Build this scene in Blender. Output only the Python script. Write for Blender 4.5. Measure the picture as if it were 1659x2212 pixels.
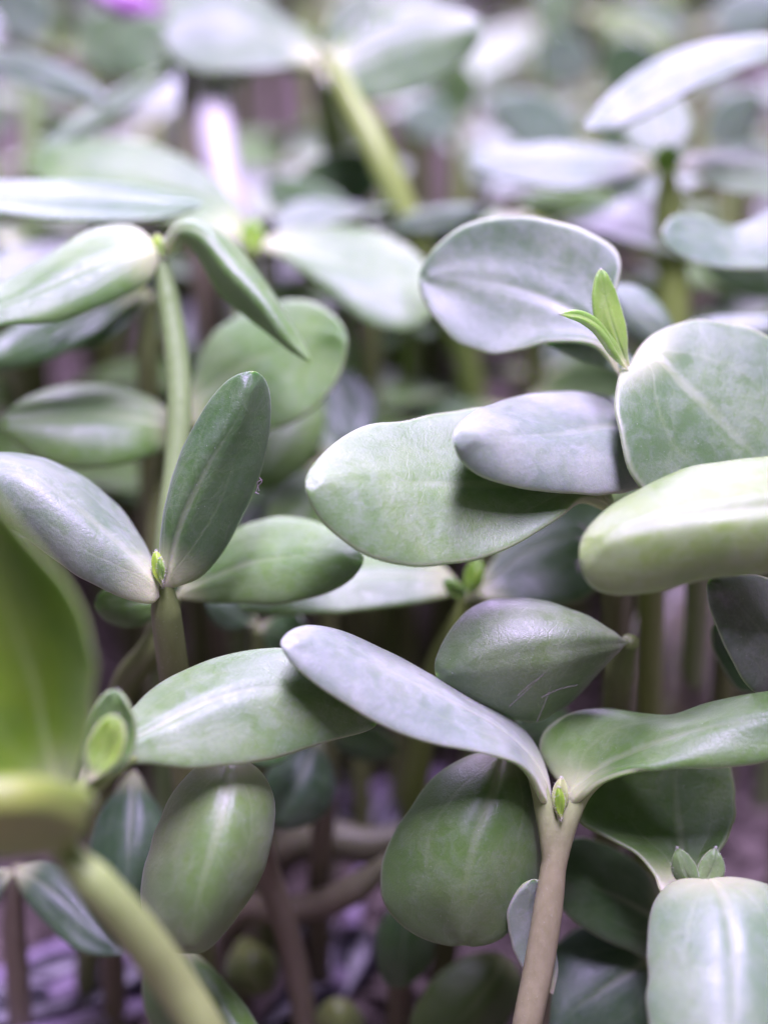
import bpy, math, random
import numpy as np
from mathutils import Vector

random.seed(7)
rng = np.random.default_rng(11)
SC = bpy.context.scene
for o in list(bpy.data.objects):
    bpy.data.objects.remove(o)

# ------------------------------------------------------------------ camera (1 unit = 1 cm)
SC.unit_settings.scale_length = 0.01
CAM_H, PITCH, FOCUS, FRAME_W = 14.5, math.radians(26), 16.0, 7.7
cam_data = bpy.data.cameras.new('camera')
cam = bpy.data.objects.new('camera', cam_data)
SC.collection.objects.link(cam)
cam.location = (0, 0, CAM_H)
cam.rotation_euler = (math.pi / 2 - PITCH, 0, 0)
cam_data.sensor_fit = 'HORIZONTAL'
cam_data.sensor_width = 36
cam_data.lens = 36 * FOCUS / FRAME_W
cam_data.clip_start, cam_data.clip_end = 0.5, 2000
cam_data.dof.use_dof = True
cam_data.dof.focus_distance = FOCUS - 0.05
APERTURE_D = 0.78
cam_data.dof.aperture_fstop = cam_data.lens * 1e-3 / APERTURE_D
SC.camera = cam

# ------------------------------------------------------------------ light
world = bpy.data.worlds.new('World')
SC.world = world
world.use_nodes = True
bg = world.node_tree.nodes['Background']
bg.inputs[0].default_value = (0.92, 0.95, 0.92, 1)
bg.inputs[1].default_value = 0.16

def area(name, loc, sx, sy, power, col, rot=(0, 0, 0)):
    d = bpy.data.lights.new(name, 'AREA')
    d.shape = 'RECTANGLE'
    d.size, d.size_y = sx, sy
    d.energy = power
    d.color = col
    o = bpy.data.objects.new(name, d)
    o.location = loc
    o.rotation_euler = rot
    SC.collection.objects.link(o)
    return o
# a long LED grow strip hung over the tray, running away from the camera
area('grow_lamp', (2.0, 11, 48), 7, 32, 55000, (0.99, 0.81, 1.34))
# unseen violet panel added low behind the tray to put lilac sheen on the leaf tops
vl = area('violet_grow_lamp', (-10, 78, 44), 60, 16, 92000, (0.72, 0.56, 1.0))
vl.rotation_euler = (Vector((0, 18, 8)) - vl.location).to_track_quat('-Z', 'Y').to_euler()

SC.view_settings.view_transform = 'Standard'
SC.view_settings.look = 'None'
SC.view_settings.gamma = 1
SC.view_settings.exposure = 0
SC.cycles.use_denoising = True
SC.cycles.max_bounces = 8
SC.cycles.diffuse_bounces = 4
SC.cycles.sample_clamp_indirect = 6

# ------------------------------------------------------------------ placing helpers
RIGHT = np.array([1.0, 0, 0])
UP = np.array([0, math.sin(PITCH), math.cos(PITCH)])
FWD = np.array([0, math.cos(PITCH), -math.sin(PITCH)])
CAMP = np.array([0, 0, CAM_H])
K = FRAME_W / FOCUS / 1659.0

def P(x, y, d):
    """Point at depth d (cm along the view axis) seen at (x, y) of a 1659 x 2212 view."""
    return CAMP + d * FWD + d * K * (x - 829.5) * RIGHT - d * K * (y - 1106) * UP

def catmull(pts, n_per=10):
    pts = np.asarray(pts, float)
    if len(pts) == 2:
        t = np.linspace(0, 1, n_per + 1)[:, None]
        return pts[0] * (1 - t) + pts[1] * t
    ext = np.vstack([2 * pts[0] - pts[1], pts, 2 * pts[-1] - pts[-2]])
    out = []
    for i in range(1, len(ext) - 2):
        p0, p1, p2, p3 = ext[i - 1:i + 3]
        t0 = 0.0
        t1 = t0 + max(np.linalg.norm(p1 - p0), 1e-5) ** .5
        t2 = t1 + max(np.linalg.norm(p2 - p1), 1e-5) ** .5
        t3 = t2 + max(np.linalg.norm(p3 - p2), 1e-5) ** .5
        t = np.linspace(t1, t2, n_per, endpoint=False)[:, None]
        a1 = (t1 - t) / (t1 - t0) * p0 + (t - t0) / (t1 - t0) * p1
        a2 = (t2 - t) / (t2 - t1) * p1 + (t - t1) / (t2 - t1) * p2
        a3 = (t3 - t) / (t3 - t2) * p2 + (t - t2) / (t3 - t2) * p3
        b1 = (t2 - t) / (t2 - t0) * a1 + (t - t0) / (t2 - t0) * a2
        b2 = (t3 - t) / (t3 - t1) * a2 + (t - t1) / (t3 - t1) * a3
        out.append((t2 - t) / (t2 - t1) * b1 + (t - t1) / (t2 - t1) * b2)
    out.append(pts[-1:])
    return np.vstack(out)

def arcsample(curve, u):
    s = np.concatenate([[0], np.cumsum(np.linalg.norm(np.diff(curve, axis=0), axis=1))])
    s /= s[-1]
    return np.stack([np.interp(u, s, curve[:, k]) for k in range(curve.shape[1])], 1)

# ------------------------------------------------------------------ materials
def nodes_of(m):
    m.use_nodes = True
    nt = m.node_tree
    return nt, nt.nodes, nt.links, nt.nodes['Principled BSDF']

class NB:
    """Tiny node-building helper."""
    def __init__(s, m):
        s.nt, s.n, s.l, s.b = nodes_of(m)
    def new(s, t, **k):
        x = s.n.new(t)
        for a, v in k.items():
            setattr(x, a, v)
        return x
    def put(s, sock, v):
        if hasattr(v, 'links') or isinstance(v, bpy.types.NodeSocket):
            s.l.new(v, sock)
        else:
            sock.default_value = v
    def math(s, op, a, b=0.0, c=0.0, clamp=False):
        x = s.new('ShaderNodeMath', operation=op, use_clamp=clamp)
        s.put(x.inputs[0], a); s.put(x.inputs[1], b); s.put(x.inputs[2], c)
        return x.outputs[0]
    def mix(s, f, a, b, mode='MIX'):
        x = s.new('ShaderNodeMix', data_type='RGBA', blend_type=mode)
        s.put(x.inputs[0], f); s.put(x.inputs[6], a); s.put(x.inputs[7], b)
        return x.outputs[2]
    def rng(s, v, a, b, c=0.0, d=1.0, smooth=True):
        x = s.new('ShaderNodeMapRange', interpolation_type='SMOOTHSTEP' if smooth else 'LINEAR')
        s.put(x.inputs[0], v)
        for i, q in enumerate((a, b, c, d)):
            s.put(x.inputs[1 + i], q)
        return x.outputs[0]
    def noise(s, vec, scale, detail=3, rough=.55, dist=0.0):
        x = s.new('ShaderNodeTexNoise')
        s.l.new(vec, x.inputs['Vector'])
        x.inputs['Scale'].default_value = scale
        x.inputs['Detail'].default_value = detail
        x.inputs['Roughness'].default_value = rough
        x.inputs['Distortion'].default_value = dist
        return x.outputs[0]

def leaf_material(name, under=False):
    m = bpy.data.materials.new(name)
    b = NB(m)
    uv = b.new('ShaderNodeUVMap').outputs[0]
    sep = b.new('ShaderNodeSeparateXYZ'); b.l.new(uv, sep.inputs[0])
    u, v = sep.outputs[0], sep.outputs[1]           # u along the leaf 0..1, v across -1..1 (stored 0..1)
    vv = b.math('MULTIPLY_ADD', v, 2.0, -1.0)
    av = b.math('ABSOLUTE', vv)
    tc = b.new('ShaderNodeTexCoord').outputs['Object']
    info = b.new('ShaderNodeObjectInfo')
    rnd = info.outputs['Random']
    off = b.new('ShaderNodeVectorMath', operation='ADD')
    b.l.new(tc, off.inputs[0])
    cmb = b.new('ShaderNodeCombineXYZ')
    b.l.new(b.math('MULTIPLY', rnd, 37.0), cmb.inputs[0]); b.l.new(b.math('MULTIPLY', rnd, 91.0), cmb.inputs[1])
    b.l.new(cmb.outputs[0], off.inputs[1])
    pos = off.outputs[0]
    n_big = b.noise(pos, 1.3, 3, .5)
    n_mid = b.noise(pos, 6.0, 4, .6, .6)
    n_fine = b.noise(pos, 34.0, 3, .65)
    n_dust = b.noise(pos, 75.0, 2, .7)
    # veins: midrib + two side nerves that follow the margin + faint forks
    wob = b.math('MULTIPLY', b.math('SUBTRACT', n_mid, .5), .10)
    avw = b.math('ADD', av, wob)
    vw = b.math('ABSOLUTE', b.math('ADD', vv, b.math('MULTIPLY', wob, .5)))
    mid_w = b.rng(u, 0.0, 0.9, 0.16, 0.02, False)
    rib = b.rng(b.math('DIVIDE', vw, mid_w), 0.25, 1.0, 1.0, 0.0)
    rib = b.math('MULTIPLY', rib, b.rng(u, .9, .1, .06, .7))
    arch = b.math('SINE', b.math('MULTIPLY', b.math('POWER', u, .8), math.pi))
    side = b.rng(b.math('ABSOLUTE', b.math('SUBTRACT', avw, b.math('MULTIPLY', arch, .52))), 0.0, .045, 1.0, 0.0)
    side = b.math('MULTIPLY', side, b.rng(u, .85, .2, 0.0, .26))
    ph = b.math('SUBTRACT', b.math('MULTIPLY', u, 26.0), b.math('MULTIPLY', avw, 11.0))
    fork = b.rng(b.math('SINE', b.math('ADD', ph, b.math('MULTIPLY', n_mid, 5.0))), .93, 1.0, 0.0, .10)
    fork = b.math('MULTIPLY', fork, b.rng(av, .85, .6, 0.0, 1.0))
    vein = b.math('MAXIMUM', b.math('MAXIMUM', rib, side), fork)
    unplain = b.math('SUBTRACT', 1.0, b.math('MULTIPLY', b.math('MINIMUM', info.outputs['Object Index'], 1.0), .85))
    vein = b.math('MULTIPLY', vein, unplain)
    vor = b.new('ShaderNodeTexVoronoi', feature='DISTANCE_TO_EDGE')
    dst = b.new('ShaderNodeVectorMath', operation='ADD')
    b.l.new(pos, dst.inputs[0]); b.l.new(b.math('MULTIPLY', n_mid, .25), dst.inputs[1])
    b.l.new(dst.outputs[0], vor.inputs['Vector']); vor.inputs['Scale'].default_value = 6.5
    net = b.rng(vor.outputs['Distance'], 0.0, .07, .16, 0.0)
    vein = b.math('MAXIMUM', vein, b.math('MULTIPLY', net, b.rng(n_big, .4, .6)))
    col = info.outputs['Color']
    wax = info.outputs['Alpha']
    if under:
        col = b.mix(1.0, col, (1.15, 1.2, .6, 1), 'MULTIPLY')
        wax = b.math('MULTIPLY', wax, .35)
    # patches of darker and yellower green
    c = b.mix(b.rng(n_big, .35, .68), b.mix(1.0, col, (.78, .86, .76, 1), 'MULTIPLY'), b.mix(1.0, col, (1.12, 1.08, .94, 1), 'MULTIPLY'))
    # waxy bloom: pale powder lying in patches with a fine grain
    patch = b.rng(b.math('ADD', b.math('MULTIPLY', n_mid, .7), b.math('MULTIPLY', n_big, .5)), .45, .78)
    grain = b.rng(n_fine, .30, .72, .62, 1.0)
    bloom = b.math('MULTIPLY', b.math('MULTIPLY', b.math('MULTIPLY_ADD', patch, .75, .35), grain), wax, clamp=True)
    c = b.mix(b.math('MULTIPLY', bloom, .42), c, (.42, .43, .47, 1))
    c = b.mix(b.math('MULTIPLY', vein, .30), c, (.62, .66, .46, 1))
    # pale rounded margin and pale base running into the petiole
    margin = b.math('MULTIPLY', b.rng(b.math('ADD', av, b.math('MULTIPLY', wob, .15)), .935, .985), .28)
    c = b.mix(margin, c, (.62, .60, .46, 1))
    foot = b.math('MULTIPLY', b.math('MULTIPLY', b.rng(u, .26, .02), .85), unplain)
    c = b.mix(foot, c, (.60, .62, .38, 1))
    # dark specks and pale specks
    speck = b.rng(b.noise(pos, 48.0, 1, .5), .79, .83, 0.0, .35)
    c = b.mix(speck, c, (.05, .07, .03, 1))
    dust = b.rng(b.noise(pos, 62.0, 1, .4), .775, .80, 0.0, .5)
    c = b.mix(dust, c, (.62, .62, .62, 1))
    b.l.new(c, b.b.inputs['Base Color'])
    B = b.b.inputs
    B['Subsurface Weight'].default_value = 0.55
    B['Subsurface Radius'].default_value = (.55, 1.0, .22)
    B['Subsurface Scale'].default_value = .16
    rgh = b.math('ADD', b.math('MULTIPLY', n_fine, .20), b.rng(n_mid, .3, .7, .27, .42))
    b.l.new(rgh, B['Roughness'])
    B['Specular IOR Level'].default_value = .75
    B['Specular Tint'].default_value = (.90, .84, 1.0, 1)
    B['Sheen Weight'].default_value = .15
    B['Sheen Tint'].default_value = (.92, .86, 1.0, 1)
    B['Sheen Roughness'].default_value = .45
    h = b.math('MULTIPLY', n_fine, .35)
    h = b.math('ADD', h, b.math('MULTIPLY', n_dust, .22))
    h = b.math('ADD', h, b.math('MULTIPLY', n_mid, .5))
    h = b.math('SUBTRACT', h, b.math('MULTIPLY', vein, .55))
    bump = b.new('ShaderNodeBump')
    bump.inputs['Strength'].default_value = .32
    bump.inputs['Distance'].default_value = .035
    b.l.new(h, bump.inputs['Height'])
    b.l.new(bump.outputs[0], B['Normal'])
    return m

def stem_material():
    m = bpy.data.materials.new('stem_skin')
    b = NB(m)
    gen = b.new('ShaderNodeTexCoord').outputs['Generated']
    gz = b.new('ShaderNodeSeparateXYZ'); b.l.new(gen, gz.inputs[0])
    tc = b.new('ShaderNodeTexCoord').outputs['Object']
    mp = b.new('ShaderNodeMapping'); b.l.new(tc, mp.inputs[0]); mp.inputs['Scale'].default_value = (1, 1, .22)
    n1 = b.noise(mp.outputs[0], 14.0, 4, .6)
    n2 = b.noise(tc, 40.0, 3, .6)
    info = b.new('ShaderNodeObjectInfo')
    top = info.outputs['Color']
    low = b.mix(1.0, top, (.98, .74, .95, 1), 'MULTIPLY')  # pinkish brown of the lower stem, with some shading painted in
    c = b.mix(b.math('MULTIPLY', b.rng(gz.outputs[2], .96, .80), info.outputs['Alpha']), top, low)
    c = b.mix(b.rng(n1, .3, .7, 0.0, .45), c, b.mix(1.0, c, (.72, .74, .6, 1), 'MULTIPLY'))
    c = b.mix(b.rng(n2, .62, .75, 0.0, .3), c, (.6, .6, .5, 1))
    b.l.new(c, b.b.inputs['Base Color'])
    B = b.b.inputs
    B['Subsurface Weight'].default_value = .5
    B['Subsurface Radius'].default_value = (.6, .8, .25)
    B['Subsurface Scale'].default_value = .14
    B['Roughness'].default_value = .42
    bump = b.new('ShaderNodeBump'); bump.inputs['Strength'].default_value = .35; bump.inputs['Distance'].default_value = .02
    b.l.new(b.math('ADD', n1, b.math('MULTIPLY', n2, .4)), bump.inputs['Height'])
    b.l.new(bump.outputs[0], B['Normal'])
    return m

def plain_material(name, c1, c2, scale, rough, bumpd=.02, spec=.5):
    m = bpy.data.materials.new(name)
    b = NB(m)
    tc = b.new('ShaderNodeTexCoord').outputs['Object']
    n = b.noise(tc, scale, 5, .6)
    n2 = b.noise(tc, scale * 5, 3, .6)
    b.l.new(b.mix(b.rng(n, .3, .7), c1, c2), b.b.inputs['Base Color'])
    b.b.inputs['Roughness'].default_value = rough
    b.b.inputs['Specular IOR Level'].default_value = spec
    bump = b.new('ShaderNodeBump'); bump.inputs['Strength'].default_value = .6; bump.inputs['Distance'].default_value = bumpd
    b.l.new(b.math('ADD', n, b.math('MULTIPLY', n2, .5)), bump.inputs['Height'])
    b.l.new(bump.outputs[0], b.b.inputs['Normal'])
    return m

LEAF_TOP = leaf_material('leaf_upper_skin')
LEAF_UNDER = leaf_material('leaf_underside', True)
STEM = stem_material()
SOIL = plain_material('potting_soil', (.09, .066, .068, 1), (.26, .20, .20, 1), 3.0, .9, .08, .2)
CLOD = plain_material('soil_crumb', (.09, .066, .068, 1), (.27, .21, .205, 1), 6.0, .85, .05, .2)
HULL = plain_material('seed_hull', (.012, .010, .016, 1), (.05, .04, .065, 1), 8.0, .32, .02, .6)
HULL_STRIPE = plain_material('seed_hull_stripe', (.30, .26, .34, 1), (.42, .38, .46, 1), 9.0, .4, .02, .5)
PINK = plain_material('petal_pink', (.30, .12, .33, 1), (.22, .08, .24, 1), 2.0, .45, .01, .5)
CHIP = plain_material('wood_chip', (.26, .18, .32, 1), (.44, .34, .50, 1), 5.0, .6, .03, .4)
HAIR = plain_material('plant_hair', (.55, .52, .50, 1), (.7, .68, .7, 1), 5.0, .5, .0, .4)
HAIR_DARK = plain_material('dry_hair', (.12, .09, .10, 1), (.22, .18, .2, 1), 5.0, .6, .0, .4)

# leaf colour (linear), partly paler for lit leaves and darker for shaded ones; alpha = amount of waxy bloom
COL = {
    'pale':  (.114, .230, .034, .42),
    'paleb': (.134, .242, .056, .66),
    'mid':   (.100, .202, .021, .32),
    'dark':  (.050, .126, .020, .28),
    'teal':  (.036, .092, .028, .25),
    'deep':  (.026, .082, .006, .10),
    'lime':  (.240, .350, .045, .15),
    'vivid': (.125, .215, .018, .0),
    'lilac': (.200, .262, .200, .95),
    'silver':(.120, .205, .110, .85),
    'grey':  (.092, .178, .048, .56),
    'bud':   (.210, .345, .060, .10),
    'purple':(.066, .090, .046, .60),
}
# stems: colour, alpha = how far the lower part browns, own colour plus painted-in shade
STEMCOL = {'pale': (.24, .34, .14, .15), 'olive': (.17, .21, .075, .3), 'lime': (.28, .36, .10, 0),
           'tan': (.24, .23, .15, .6), 'rose': (.52, .50, .52, 0), 'near': (.30, .38, .14, .3), 'sharp': (.35, .41, .20, .9)}  # the pink one has a highlight painted in as stem colour

def link(o, parent=None):
    SC.collection.objects.link(o)
    if parent is not None:
        o.parent = parent
        o.matrix_parent_inverse = parent.matrix_world.inverted()
    return o

def mesh_obj(name, verts, faces, mats, parent=None, uvs=None, midx=None, origin=None):
    verts = np.asarray(verts, float)
    if origin is None:
        origin = verts.mean(0) if parent is None else np.array(parent.location)
    me = bpy.data.meshes.new(name)
    me.from_pydata((verts - origin).tolist(), [], faces)
    for m in mats:
        me.materials.append(m)
    if midx is not None:
        me.polygons.foreach_set('material_index', midx)
    me.polygons.foreach_set('use_smooth', [True] * len(me.polygons))
    if uvs is not None:
        lay = me.uv_layers.new(name='UVMap')
        li = np.zeros(len(me.loops), int)
        me.loops.foreach_get('vertex_index', li)
        lay.data.foreach_set('uv', np.asarray(uvs)[li].astype(np.float32).ravel())
    me.update()
    o = bpy.data.objects.new(name, me)
    SC.collection.objects.link(o)
    if parent is None:
        o.location = origin
    else:
        o.parent = parent            # mesh is stored relative to the parent's base
    return o

# ------------------------------------------------------------------ leaf
def leaf_mesh(name, parent, Lc, Mc, Rc, col, top='up', th=.085, nu=44, nv=24, wave=.02, groove=.03, seed=0, plain=False):
    """Lc, Mc, Rc: 3D curves (left margin, midrib, right margin) from base to tip."""
    s = (1 - np.cos(np.linspace(0, 1, nu) * math.pi)) / 2
    u = .35 * np.linspace(0, 1, nu) + .65 * s
    L, M, R = arcsample(Lc, u), arcsample(Mc, u), arcsample(Rc, u)
    a = np.linspace(-1, 1, nv)
    v = np.sin(a * math.pi / 2) * .6 + a * .4
    rr = np.random.default_rng(seed + 77)
    def rim(seedv):
        k = np.arange(2, 15)
        amp = rr.normal(0, 1, len(k)) / k ** .8
        return (np.sin(u[:, None] * k * math.pi * 1.3 + rr.uniform(0, 6.28, len(k))) * amp).sum(1) * np.sin(np.pi * u) ** .5
    ac = R - L
    L = L - ac * (rim(0) * .011)[:, None]
    R = R + ac * (rim(1) * .011)[:, None]
    vv = v[None, :, None]
    pos = L[:, None] * vv * (vv - 1) / 2 + M[:, None] * (1 - vv ** 2) + R[:, None] * vv * (vv + 1) / 2
    du = np.gradient(pos, axis=0); dv = np.gradient(pos, axis=1)
    n = np.cross(du, dv)
    n /= np.maximum(np.linalg.norm(n, axis=2, keepdims=True), 1e-9)
    mid = n[nu // 2, nv // 2]
    # neighbours' normals steady the collapsed rows at base and tip
    n[0], n[-1] = n[2], n[-3]
    n[1], n[-2] = n[2], n[-3]
    toward = CAMP - pos[nu // 2, nv // 2]
    sign = 1.0
    if top == 'up':
        sign = 1.0 if n[:, :, 2].mean() > 0 else -1.0
    else:
        sign = 1.0 if float(mid @ toward) > 0 else -1.0
        if top == 'under':
            sign = -sign
    N = n * sign
    r = np.random.default_rng(seed + 5)
    ph = r.uniform(0, 6.28, 6)
    U, V = u[:, None], v[None, :]
    w = wave * (np.sin(7 * U + 2.2 * V + ph[0]) * .5 + np.sin(5 * V - 4 * U + ph[1]) * .4 + np.sin(15 * U + 3 * V + ph[2]) * .18 * np.abs(V))
    env = np.clip(np.minimum(U, 1 - U) * 6, 0, 1)
    disp = w * env - groove * np.exp(-(V / .10) ** 2) * np.clip((1 - U) * 1.6, 0, 1) * np.clip(U * 8, 0, 1)
    prof = np.clip(1 - np.abs(V) ** 7, 0, 1) ** .5
    wid = np.linalg.norm(R - L, axis=1)[:, None]
    endp = np.clip(1 - (2 * np.abs(U - .5)) ** 22, 0, 1) ** .5
    t = np.minimum(th * (1.0 + .5 * np.exp(-(V / .3) ** 2)) * prof, wid * .45 * prof + .0) * np.maximum(endp, .0)
    up = pos + N * (disp + t / 2)[:, :, None]
    lo = pos + N * (disp - t / 2)[:, :, None]
    verts, uvs, idx_up, idx_lo = [], [], -np.ones((nu, nv), int), -np.ones((nu, nv), int)
    for i in range(nu):
        for j in range(nv):
            idx_up[i, j] = len(verts); verts.append(up[i, j]); uvs.append((u[i], v[j] / 2 + .5))
    for i in range(nu):
        for j in range(nv):
            if j in (0, nv - 1) or i in (0, nu - 1):
                idx_lo[i, j] = idx_up[i, j]
            else:
                idx_lo[i, j] = len(verts); verts.append(lo[i, j]); uvs.append((u[i], v[j] / 2 + .5))
    faces, mi = [], []
    for g, rev, k in ((idx_up, sign < 0, 0), (idx_lo, sign > 0, 1)):
        for i in range(nu - 1):
            for j in range(nv - 1):
                f = [g[i, j], g[i + 1, j], g[i + 1, j + 1], g[i, j + 1]]
                faces.append(f[::-1] if rev else f); mi.append(k)
    o = mesh_obj(name, verts, faces, [LEAF_TOP, LEAF_UNDER], parent, uvs, mi)
    c = COL[col] if isinstance(col, str) else col
    o.color = c
    o.pass_index = 1 if plain else 0
    return o

SEED = [0]
def pt(pts, r, col='pale'):
    return dict(petiole=pts, r=r, col=col)
def lf(base, tip, L, R, M=None, dL=0., dR=0., dM=0., col='pale', top='up', name='leaf', **kw):
    """A traced leaf; depths run from base to tip, dL/dR/dM push the margins/midrib away (+) or nearer (-)."""
    return dict(base=base, tip=tip, L=L, R=R, M=M, dL=dL, dR=dR, dM=dM, col=col, top=top, name=name, kw=kw)

def ef(base, tip, w, bend=0., shift=0., **k):
    """An easy leaf: base, tip, half width (px) or (left, right), sideways bend of its midrib (px)."""
    bx, by, tx, ty = base[0], base[1], tip[0], tip[1]
    dx, dy = tx - bx, ty - by
    ln = math.hypot(dx, dy); nx, ny = dy / ln, -dx / ln
    wl, wr = w if isinstance(w, tuple) else (w, w)
    L, R, M = [], [], []
    for t, q in ((.06, .16), (.16, .36), (.30, .74), (.45, .97), (.6, 1.0), (.75, .88), (.88, .62), (.96, .34)):
        q = q + shift * (t - .5)
        b = 4 * t * (1 - t) * bend
        L.append((bx + dx * t + nx * (wl * q + b), by + dy * t + ny * (wl * q + b)))
        R.append((bx + dx * t - nx * (wr * q - b), by + dy * t - ny * (wr * q - b)))
        if t in (.16, .3, .45, .6, .75, .88):
            m = (wl - wr) / 2 * q * .3
            M.append((bx + dx * t + nx * (b + m), by + dy * t + ny * (b + m)))
    return lf(base, tip, L, R, M, **k)

def lift(pts, base, tip, off):
    n = len(pts)
    out = []
    for i, p in enumerate(pts):
        t = (i + 1) / (n + 1)
        d = base[2] * (1 - t) + tip[2] * t
        if len(p) == 3:
            dd = p[2]
        else:
            dd = off * math.sin(math.pi * t ** .85)
        out.append(P(p[0], p[1], d + dd))
    return out

def build_leaf(sp, parent):
    base, tip = sp['base'], sp['tip']
    L = lift(sp['L'], base, tip, sp['dL'])
    R = lift(sp['R'], base, tip, sp['dR'])
    b3, t3 = P(*base), P(*tip)
    ring = np.array([b3] + L + [t3] + R[::-1] + [b3])
    c = catmull(ring, 12)
    nL = 12 * (len(L) + 1)
    Lc = c[:nL + 1]
    Rc = c[nL:][::-1]
    if sp['M']:
        M = [b3] + lift(sp['M'], base, tip, sp['dM']) + [t3]
        Mc = catmull(M, 12)
    else:
        uu = np.linspace(0, 1, 60)
        Mc = (arcsample(Lc, uu) + arcsample(Rc, uu)) / 2
        Mc = Mc + FWD * (sp['dM'] * np.sin(np.pi * uu ** .85))[:, None]
    SEED[0] += 1
    return leaf_mesh(sp['name'], parent, Lc, Mc, Rc, sp['col'], sp['top'], seed=SEED[0], **sp['kw'])

# ------------------------------------------------------------------ stem
def tube(name, parent, pts3, radii, mat, n=16, per=10, col=None, knob=0.0):
    pts3 = np.asarray(pts3, float)
    rr = np.asarray(radii, float).reshape(-1, 1)
    c = catmull(pts3, per)
    rc = np.interp(np.linspace(0, len(pts3) - 1, len(c)), np.arange(len(pts3)), rr[:, 0])
    t = np.gradient(c, axis=0)
    t /= np.maximum(np.linalg.norm(t, axis=1, keepdims=True), 1e-9)
    ref = np.array([0.3, 1, .1]); verts, uvs, faces = [], [], []
    x = np.cross(t[0], ref); x /= np.linalg.norm(x)
    ln = np.concatenate([[0], np.cumsum(np.linalg.norm(np.diff(c, axis=0), axis=1))])
    for i in range(len(c)):
        x = x - t[i] * (x @ t[i]); x /= np.linalg.norm(x)
        y = np.cross(t[i], x)
        for k in range(n):
            a = 2 * math.pi * k / n
            r = rc[i] * (1 + .035 * math.sin(2 * a + i * .11) + .02 * math.sin(3 * a - i * .2))
            verts.append(c[i] + (x * math.cos(a) + y * math.sin(a)) * r)
            uvs.append((ln[i] / 8.0, k / n))
    for i in range(len(c) - 1):
        for k in range(n):
            k2 = (k + 1) % n
            faces.append((i * n + k, i * n + k2, (i + 1) * n + k2, (i + 1) * n + k))
    for i, rev in ((0, True), (len(c) - 1, False)):
        ci = len(verts); dirn = -t[0] if rev else t[-1]
        verts.append(c[i] + dirn * rc[i] * .45); uvs.append((ln[i] / 8, .5))
        for k in range(n):
            f = (i * n + k, i * n + (k + 1) % n, ci)
            faces.append(f[::-1] if rev else f)
    o = mesh_obj(name, verts, faces, [mat], parent, uvs)
    if col is not None:
        o.color = col
    return o

def to_ground(pts3, drift=.35):
    """Carry a stem on from its last visible point down into the soil."""
    pts3 = [np.asarray(p, float) for p in pts3]
    q = pts3[-1]
    if q[2] <= .1:
        return pts3
    d = pts3[-1] - pts3[-2] if len(pts3) > 1 else np.array([0, 0, -1.])
    d = d / max(np.linalg.norm(d), 1e-6)
    h = q[2] + .25
    sl = np.array([d[0], d[1], 0]) / max(.35, -d[2])
    sl = sl / max(1.0, np.linalg.norm(sl) / .8)
    for f in (.35, .7, 1.0):
        pts3.append(q + np.array([0, 0, -h * f]) + sl * h * drift * (f - .25 * f * f))
    return pts3

GROUPED = 'sunflower sprouts crowding the tray'
def fuse(objs, voxel=.022):
    """Grow stem and petioles together into one skin."""
    o = objs[0]
    V, F = [], []
    for q in objs:
        b = len(V)
        V += [v.co[:] for v in q.data.vertices]
        F += [tuple(i + b for i in p.vertices) for p in q.data.polygons]
    me = bpy.data.meshes.new('stem')
    me.from_pydata(V, [], F)
    t = bpy.data.objects.new('fuse_tmp', me)
    SC.collection.objects.link(t)
    m = t.modifiers.new('r', 'REMESH'); m.mode = 'VOXEL'; m.voxel_size = voxel
    m = t.modifiers.new('s', 'SMOOTH'); m.iterations = 14; m.factor = .5
    bpy.context.view_layer.update()
    dg = bpy.context.evaluated_depsgraph_get()
    new = bpy.data.meshes.new_from_object(t.evaluated_get(dg))
    new.materials.clear(); new.materials.append(STEM)
    new.polygons.foreach_set('use_smooth', [True] * len(new.polygons))
    o.data = new
    bpy.data.objects.remove(t)
    for q in objs[1:]:
        bpy.data.objects.remove(q)

def fuzz(leaf, parent, n=100, ln=.03):
    """Short white down standing off a young leaf, mostly along its rim."""
    r = np.random.default_rng(len(parent.name) + len(leaf.data.vertices))
    me = leaf.data
    co = np.array([v.co[:] for v in me.vertices]); no = np.array([v.normal[:] for v in me.vertices])
    uv = np.zeros((len(co), 2)); li = np.zeros(len(me.loops), int); me.loops.foreach_get('vertex_index', li)
    fl = np.zeros(len(me.loops) * 2); me.uv_layers[0].data.foreach_get('uv', fl); uv[li] = fl.reshape(-1, 2)
    rimv = np.where((np.abs(uv[:, 1] - .5) > .44) | (uv[:, 0] > .93))[0]
    pick = np.concatenate([r.choice(rimv, int(n * .75)), r.integers(0, len(co), int(n * .25))])
    V, F = [], []
    for i in pick:
        d = no[i] + r.normal(0, .45, 3); d /= np.linalg.norm(d)
        a = np.cross(d, [.3, .2, 1]); a /= np.linalg.norm(a); c = np.cross(d, a)
        b = len(V); rad = .0018
        p = co[i]; l = ln * r.uniform(.5, 1.2)
        for q in range(3):
            t = 2 * math.pi * q / 3
            V.append(p + (a * math.cos(t) + c * math.sin(t)) * rad)
        V.append(p + d * l + np.array([0, 0, -.12 * l]))
        F += [(b, b + 1, b + 3), (b + 1, b + 2, b + 3), (b + 2, b, b + 3)]
    o = mesh_obj('down_hairs', np.array(V) + np.array(parent.location), F, [HAIR], parent)
    o['kind'] = 'stuff'

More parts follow.
